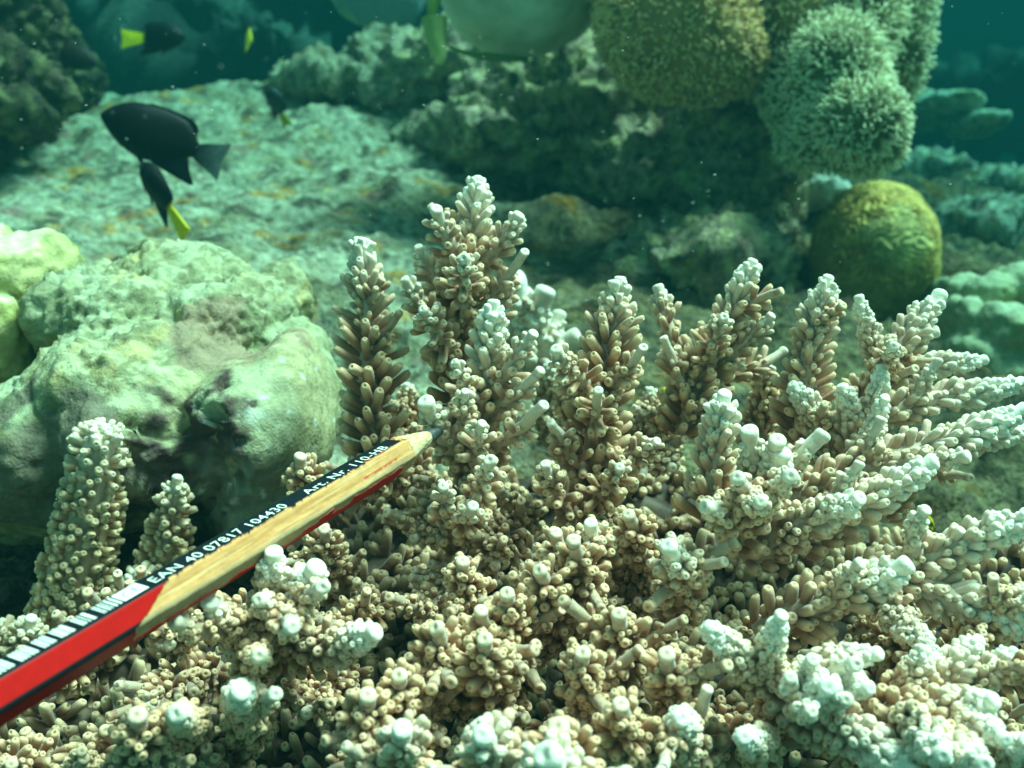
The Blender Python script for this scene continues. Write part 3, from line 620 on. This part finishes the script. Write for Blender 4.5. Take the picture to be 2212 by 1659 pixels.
# ================================================================== PENCIL
def pencil():
    A = P(0, 1497, .139); Bp = P(862, 981, .217)           # two points of the axis
    ax = (Bp - A) / np.linalg.norm(Bp - A)
    tipP = Bp + ax * .0; Rr = .00385                        # corner radius
    view = (A + Bp) / 2 - CAM; view /= np.linalg.norm(view)
    n = -view - ax * (-view).dot(ax); n /= np.linalg.norm(n)        # facet that faces the camera
    u = np.cross(ax, n); u /= np.linalg.norm(u)
    if u[2] < 0: u = -u
    rot = R(5)                                              # turn a little so the top facet shows wider
    n2 = n * math.cos(rot) + u * -math.sin(rot); u2 = u * math.cos(rot) + n * math.sin(rot); n, u = n2, u2
    end = A - ax * .055; Lb = np.linalg.norm(Bp - end)
    t3 = empty('pencil', end, 'red and black six-sided pencil with whittled bare wood pointing at the coral', 'pencil')
    NS = 900; NT = 96
    s = np.linspace(0, Lb + .001, NS); th = np.linspace(0, 2 * math.pi, NT, endpoint=False)
    Sg, Th = np.meshgrid(s, th, indexing='ij'); Sg = Sg.ravel(); Th = Th.ravel()
    # theta 0 = facet centre towards the camera (n), positive towards u (top)
    loc = (Th + math.pi / 6) % (math.pi / 3) - math.pi / 6
    rr = Rr * math.cos(math.pi / 6) / np.cos(loc); rr = np.minimum(rr, Rr * .975)
    v = rr * np.sin(Th)                                     # height over the axis
    e = Lb - Sg                                             # distance back from the cone
    q = np.stack([Sg * 220, Th * 1.2, 0 * Sg], 1); nz = fbm(q, 4, .6)
    q2 = np.stack([Sg * 700, Th * 2.0, 0 * Sg + 4], 1); nz2 = fbm(q2, 3)
    thd = (np.degrees(Th) + 180) % 360 - 180
    def s_ax(px):
        g = np.linspace(0, Lb, 4000); q = end + g[:, None] * ax - CAM; return g[np.argmin(np.abs(1106 + (q @ RT) / (q @ FW) / TX * 1106 - px))]
    wl0 = Lb - s_ax(262)                                              # whittled length
    blade = sstep(thd, -34, 30)
    start = wl0 - .0035 + .0040 * np.clip((-thd) / 30, -1, 1) + .0006 * nz
    wood = (e < start) & (thd < 35 + 8 * nz + 4 * nz2 + 5 * (e < .012)) & (thd > -62 + 9 * nz - 12 * (e > .03) + 18 * ((e < .020) | ((e > .026) & (e < .034))))
    wood |= (e < .0045 + .0016 * nz + .0018 * np.cos(np.radians(thd - 10) * 3)) & ~((thd > 33) & (thd < 92) & (e > .0008 + .0012 * nz))
    wood |= (thd > 91) & (thd < 112) & (e < .04) & (nz > -.35)
    depth = np.where(wood, .00026 + .00010 * nz, 0); rr = rr - depth
    # whittled facet is slightly scooped
    rr = rr - np.where(wood & (np.abs(thd) < 40), .00012 * np.sin(Sg * 900) * .3, 0)
    pts = end + Sg[:, None] * ax + rr[:, None] * (np.cos(Th)[:, None] * n + np.sin(Th)[:, None] * u)
    red = C3(.46, .005, .004); black = C3(.006, .008, .012)
    c = np.repeat(red[None], len(Sg), 0)
    top = (thd > 29) & (thd < 91); c[top] = black
    c[(thd > -34) & (thd < -21)] = black
    for a0 in (-90, 150): c[np.abs(thd - a0) < (5.0 if a0 == -30 else 4)] = black
    c[(np.abs(np.abs(thd) - 150) < 4)] = black
    grain = fbm(np.stack([Sg * 70, rr * np.sin(Th) * 1500, rr * np.cos(Th) * 1500], 1), 4, .65)
    wc = mixc(C3(.66, .33, .13)[None], C3(.52, .24, .085)[None], sstep(grain, -.4, .8))
    wc = mixc(wc, C3(.72, .50, .26)[None], sstep(fbm(np.stack([Sg * 40 + 3, np.sin(Th) * 8, np.cos(Th) * 8], 1), 3), .1, .6) * .6)
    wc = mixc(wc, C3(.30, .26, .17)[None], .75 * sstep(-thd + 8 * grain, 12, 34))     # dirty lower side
    rs = (np.abs(thd + 6 + 6 * nz) < 3.2) & (e < .016) & (e > .005); wc[rs] = C3(.50, .10, .05)
    edge = (thd > 22) & wood & (thd > 31 + 8 * nz + 4 * nz2) & (nz > .25); wc[edge] = C3(.45, .12, .05)
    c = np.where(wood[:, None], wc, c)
    i = np.arange(NS - 1)[:, None] * NT; j = np.arange(NT)[None]; j2 = (j + 1) % NT
    F = np.stack([i + j, i + NT + j, i + NT + j2, i + j2], -1).reshape(-1, 4)
    me = quads_mesh('body', pts, F, c); link('body', me, M_pencil, t3)
    # back end cap
    capV = np.concatenate([pts[:NT], [end]]); capT = [(k, (k + 1) % NT, NT) for k in range(NT)]
    link('end_face', quads_mesh('end_face', capV, np.zeros((0, 4), int), np.repeat(C3(.5, .36, .18)[None], len(capV), 0), True, capT), M_pencil, t3)
    # sharpened wood cone, whittled: facets soft and slightly oblique
    gq = np.linspace(0, .03, 3000); qq = Bp + gq[:, None] * ax - CAM; Lc = gq[np.argmin(np.abs(1106 + (qq @ RT) / (qq @ FW) / TX * 1106 - 922))]; tipdir = P(924, 944, float((Bp + ax * Lc - CAM) @ FW)) - Bp; tipdir /= np.linalg.norm(tipdir); NC = 60
    s = np.linspace(0, 1, NC); Sg, Th = np.meshgrid(s, th, indexing='ij'); Sg = Sg.ravel(); Th = Th.ravel()
    loc = (Th + math.pi / 6) % (math.pi / 3) - math.pi / 6
    hexr = Rr * math.cos(math.pi / 6) / np.cos(loc) - .0003
    q = np.stack([Sg * 6, np.sin(Th) * 2.5, np.cos(Th) * 2.5], 1); nz = fbm(q, 4)
    prof = (1 - Sg) ** .92
    r = (hexr * (1 - Sg) + Rr * .86 * Sg) * prof * (1 - .0) + .00125 * Sg * 1 + .00016 * nz * np.minimum(1, Sg * 5)
    cen = Bp + ax[None] * (Lc * Sg)[:, None] * 1 + (tipdir - ax)[None] * (Lc * Sg ** 1.4)[:, None]
    pc = cen + r[:, None] * (np.cos(Th)[:, None] * n + np.sin(Th)[:, None] * u)
    thd = (np.degrees(Th) + 180) % 360 - 180
    c = mixc(C3(.78, .64, .36)[None], C3(.62, .42, .17)[None], sstep(nz, -.1, .5))
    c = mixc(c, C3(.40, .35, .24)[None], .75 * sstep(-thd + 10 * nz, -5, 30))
    c = mixc(c, C3(.20, .17, .13)[None], .5 * sstep(fbm(q * 3 + 4, 3), .35, .7))
    i = np.arange(NC - 1)[:, None] * NT
    F = np.stack([i + j, i + NT + j, i + NT + j2, i + j2], -1).reshape(-1, 4)
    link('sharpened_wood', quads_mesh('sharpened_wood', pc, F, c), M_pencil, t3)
    # graphite point
    NG = 14; s = np.linspace(0, 1, NG); Sg, Th = np.meshgrid(s, th[::4], indexing='ij'); Sg = Sg.ravel(); Th = Th.ravel(); nn = len(th[::4])
    endc = cen[-1]; pr = np.interp(Sg, [0, .15, .6, .85, 1], [1.04, 1.03, .86, .62, .02]); r = .00128 * pr * (1 + .12 * pn(np.stack([Sg * 4, np.sin(Th) * 2, np.cos(Th) * 2], 1)))
    gd = P(972, 922, float((endc - CAM) @ FW) + .004) - endc; gd /= np.linalg.norm(gd); pg = endc + gd[None] * (.0046 * Sg - .0003)[:, None] + r[:, None] * (np.cos(Th)[:, None] * n + np.sin(Th)[:, None] * u)
    i = np.arange(NG - 1)[:, None] * nn; j = np.arange(nn)[None]; j2 = (j + 1) % nn
    F = np.stack([i + j, i + nn + j, i + nn + j2, i + j2], -1).reshape(-1, 4)
    link('graphite_point', quads_mesh('graphite_point', pg, F), M_lead, t3)
    # print on the top facet
    fn = n * math.cos(math.pi / 3) + u * math.sin(math.pi / 3); fu = -n * math.sin(math.pi / 3) + u * math.cos(math.pi / 3)
    ap = Rr * math.cos(math.pi / 6)
    def on(sx, y, h=.00003): return end + ax * sx + fn * (ap + h) + fu * y
    def text(body, s0, size, name='lettering', y0=-.0011, mat=M_print, stretch=1.0, h=.00003, off=0.):
        cu = bpy.data.curves.new(name, 'FONT'); cu.body = body; cu.size = size; cu.space_character = 1.08; cu.offset = off
        o = bpy.data.objects.new('tmp', cu); COL.objects.link(o); dg = bpy.context.evaluated_depsgraph_get(); dg.update()
        me = bpy.data.meshes.new_from_object(o.evaluated_get(dg)); bpy.data.objects.remove(o)
        co = get_co(me); w_ = np.array([on(s0 + a * stretch, y0 + b, h) for a, b, _ in co]); me.vertices.foreach_set('co', w_.astype(np.float32).ravel()); me.name = name; me.update()
        link(name, me, mat, t3); return s0 + co[:, 0].max() * stretch
    def s_at(px):
        g = np.linspace(0, Lb, 4000); q = end + g[:, None] * ax + (fn * ap)[None] - CAM; return g[np.argmin(np.abs(1106 + (q @ RT) / (q @ FW) / TX * 1106 - px))]
    def fit(body, x0, x1, size, **k):
        a0, a1 = s_at(x0), s_at(x1); w0 = text(body, a0, size, 'probe', **k) - a0
        o = [q for q in COL.objects if q.name.startswith('probe')][0]; bpy.data.objects.remove(o); text(body, a0, size, stretch=(a1 - a0) / w0, **k); return a0
    sE = fit('EAN 40 07817 104430', 322, 612, .0027)
    fit('Art. Nr. 110-HB', 655, 830, .0026)
    # barcode: white panel with bars, running back from the lettering
    V = []; F = []
    def quad(s0, s1, y0=-.00125, y1=.00155):
        k = len(V); V.extend([on(s0, y0), on(s1, y0), on(s1, y1), on(s0, y1)]); F.append((k, k + 1, k + 2, k + 3))
    x = sE - .0012; quad(x - .0046, x); txt_s = x - .0040; x -= .0050
    r = random.Random(5); pat = []
    while x > .012:
        for k in range(r.choice((4, 5, 6))):
            wd = r.choice((.0002, .0003, .0004, .0006)); quad(x - wd, x); x -= wd + r.choice((.00018, .00028, .0004))
        x -= r.choice((.0007, .0010))
    link('barcode', quads_mesh('barcode', np.array(V), np.array(F), smooth=False), M_print, t3)
    text('CE', txt_s + .0002, .0019, 'printed_mark', y0=-.0005, mat=M_ink, stretch=1.3, h=.00006)
pencil()

# ================================================================== FISH
def fish(name, head, tail, axis_side, H, W, label, body=(.004, .005, .007), tailc=None, tail_len=.24, group='damselfish over the reef', edge=None, finc=None):
    """head and tail are world points; axis_side is the direction of the dorsal edge"""
    head = np.array(head); tail = np.array(tail); X = tail - head; L = np.linalg.norm(X); X /= L
    Z = axis_side - X * axis_side.dot(X); Z /= np.linalg.norm(Z); Y = np.cross(X, Z)
    t = empty(name, head + X * L * .5, label, 'fish', group)
    bl = L * (1 - tail_len)
    xs = [0, .03, .08, .16, .28, .42, .56, .70, .82, .92, 1.0]
    tp = [0.0, .20, .42, .72, .95, 1.06, 1.10, 1.08, .98, .66, .30]
    bt = [0.0, .17, .34, .58, .84, 1.0, 1.02, .88, .60, .34, .24]
    n = 34; seg = 20; t_ = np.linspace(0, 1, n) ** 1.15; up_ = np.interp(t_, xs, tp) * H; dn = np.interp(t_, xs, bt) * H
    wd = np.interp(t_, [0, .05, .2, .4, .8, 1], [.02, .35, .85, 1, .45, .12]) * W
    a = np.arange(seg) * 2 * math.pi / seg
    cz = (up_ - dn) / 2; hh = (up_ + dn) / 2
    V = (head + X * (t_ * bl)[:, None])[:, None] + Z * (cz[:, None] + hh[:, None] * np.sin(a))[..., None] + Y * (wd[:, None] * np.cos(a))[..., None]
    V = V.reshape(-1, 3); i = np.arange(n - 1)[:, None] * seg; j = np.arange(seg)[None]; j2 = (j + 1) % seg
    F = np.stack([i + j, i + j2, i + seg + j2, i + seg + j], -1).reshape(-1, 4)
    c = np.repeat(C3(*body)[None], len(V), 0) * (1 + .3 * fbm(V * 300, 3))[:, None]
    if tailc is not None: c = mixc(c, C3(*tailc), np.repeat(sstep(t_, .93, 1.0), seg))
    link('body', quads_mesh('body', V, F, c), M_fish, t)
    def fin(nm, outline, col, thick=.0004, colt=None):
        o = np.array(outline, float); k = len(o); pts = head + X * (o[:, 0] * bl)[:, None] + Z * (o[:, 1] * H)[:, None]
        a1 = pts + Y * thick; a2 = pts - Y * thick; cen = pts.mean(0); VV = np.concatenate([a1, a2, [cen + Y * thick * 2, cen - Y * thick * 2]])
        T = [(q, (q + 1) % k, 2 * k) for q in range(k)] + [(k + (q + 1) % k, k + q, 2 * k + 1) for q in range(k)]
        Q = [(q, k + q, k + (q + 1) % k, (q + 1) % k) for q in range(k)]
        cc = np.repeat(C3(*col)[None], len(VV), 0)
        if colt is not None: tt = np.concatenate([o[:, 0], o[:, 0], [o[:, 0].mean()] * 2]); cc = mixc(cc, C3(*colt), sstep(tt, tt.min(), tt.max()))
        link(nm, quads_mesh(nm, VV, np.array(Q), cc, False, T), M_fish, t)
    fc = finc or body; k = 1 / (1 - tail_len)
    fin('dorsal_fin', [(.30, .90), (.45, 1.12), (.62, 1.16), (.76, 1.15), (.85, 1.10), (.91, .98), (.945, .80), (.93, .50), (.85, .35), (.6, .5), (.42, .7)], fc)
    fin('anal_fin', [(.52, -.85), (.65, -1.04), (.78, -1.14), (.92, -1.22), (1.05, -1.30), (1.08, -1.22), (1.0, -.80), (.93, -.25), (.7, -.5)], fc)
    fin('tail_fin', [(.96, .22), (1.04, .42), (k * .95, .66), (k, .80), (k * .995, .4), (k * .975, 0), (k * .995, -.4), (k, -.76), (k * .95, -.64), (1.04, -.38), (.96, -.22)],
        tailc or fc, colt=edge)
    fin('pelvic_fin', [(.36, -.88), (.46, -1.0), (.60, -1.42), (.52, -.92)], fc)
    for sg in (1, -1):
        V, F = sphere_mb(head + X * bl * .13 + Z * H * .16 + Y * sg * W * .62, (.055 * bl * .5, .055 * bl * .5, .0006), 12, 8, np.array([X, Z, Y]))
        link('eye', quads_mesh('eye', V, F, np.repeat(C3(.03, .035, .035)[None], len(V), 0)), M_fish, t)
upv = UP
fish('damselfish', P(216, 246, .50), P(484, 352, .505), UP * 1. + RT * .45, .0118, .0055, 'biggest black damselfish swimming head left above the silty reef', edge=(.10, .13, .13), tail_len=.22)
fish('damselfish', P(306, 350, .49), P(402, 512, .47), RT * 1. + UP * .5 - FW * 1.0, .0060, .0044, 'slim black damselfish with a bright yellow tail diving under the biggest one', tailc=(.85, .62, .01), tail_len=.34)
fish('damselfish', P(578, 186, .72), P(622, 272, .73), RT * .8 + UP * .5 - FW * .8, .0062, .0040, 'small distant dark damselfish with a dull yellow tail at the reef edge', body=(.02, .035, .04), tailc=(.36, .34, .03), tail_len=.3)
fish('damselfish', P(402, 80, .80), P(262, 84, .80), UP - RT * .1, .0098, .0055, 'dark damselfish facing right with a vivid yellow tail in the blue shade at top left', tailc=(.85, .72, .01), tail_len=.33)
fish('damselfish', P(534, 40, .86), P(538, 100, .80), RT * .7 + UP * .3 - FW * .9, .007, .004, 'shadowy damselfish seen from behind showing only a yellow tail', body=(.012, .03, .032), tailc=(.85, .70, .01), tail_len=.5)
fish('damselfish', P(212, 140, .80), P(98, 104, .80), UP, .0085, .0055, 'dim brown damselfish with a faint yellow-green tail beside the dark corner rock', body=(.03, .022, .02), tailc=(.28, .34, .02), tail_len=.24)
fish('yellow_fish', P(1418, 862, .33), P(1448, 850, .325), UP, .0022, .0012, 'tiny yellow fish hiding between the upright branches right of centre', body=(.7, .55, .02), tail_len=.25, group=None)
fish('yellow_fish', P(2012, 1118, .30), P(1992, 1135, .30), UP, .0024, .0012, 'tiny yellow fish tucked among the white branches at the right', body=(.6, .5, .02), tail_len=.25, group=None)

# ================================================================== DRIFTING SPECKS
def specks():
    n = 420; r = np.random.default_rng(21); acc = Acc()
    for k in range(n):
        px = r.uniform(-20, 2230); py = r.uniform(-20, 1659) if r.random() < .25 else r.uniform(-20, 700); d = r.uniform(.10, .5)
        s = r.uniform(.2, .55) * PX(d) * 2.0; st = 1 + (r.random() < .3) * r.uniform(.5, 2.5); c = P(px, py, d)
        V, F = sphere_mb(c, (s * st, s, s), 6, 4); acc.add(V, F, np.ones((len(V), 3)) * .8)
    me = quads_mesh('drifting_specks', np.concatenate(acc.V), np.concatenate(acc.F), np.concatenate(acc.C))
    tag(link('drifting_specks', me, M_snow), 'tiny pale specks drifting in the water', 'plankton', kind='stuff')
specks()

# ================================================================== WATER HAZE
def haze():
    x0, x1, y0, y1, z0, z1 = -8, 8, -1.5, 11, -1.6, .62
    V = np.array([(x, y, z) for z in (z0, z1) for y in (y0, y1) for x in (x0, x1)], float)
    F = [(0, 2, 3, 1), (4, 5, 7, 6), (0, 1, 5, 4), (2, 6, 7, 3), (0, 4, 6, 2), (1, 3, 7, 5)]
    m = bpy.data.materials.new('water_haze'); m.use_nodes = True; n = m.node_tree; n.nodes.clear()
    o = n.nodes.new('ShaderNodeOutputMaterial'); v = n.nodes.new('ShaderNodeVolumePrincipled')
    v.inputs['Color'].default_value = (.004, .033, .036, 1); v.inputs['Density'].default_value = 1.35
    v.inputs['Absorption Color'].default_value = (0, .34, .32, 1)
    v.inputs['Anisotropy'].default_value = .2
    n.links.new(v.outputs[0], o.inputs['Volume'])
    tag(link('haze', quads_mesh('haze', V, F, smooth=False), m), kind='stuff')
haze()
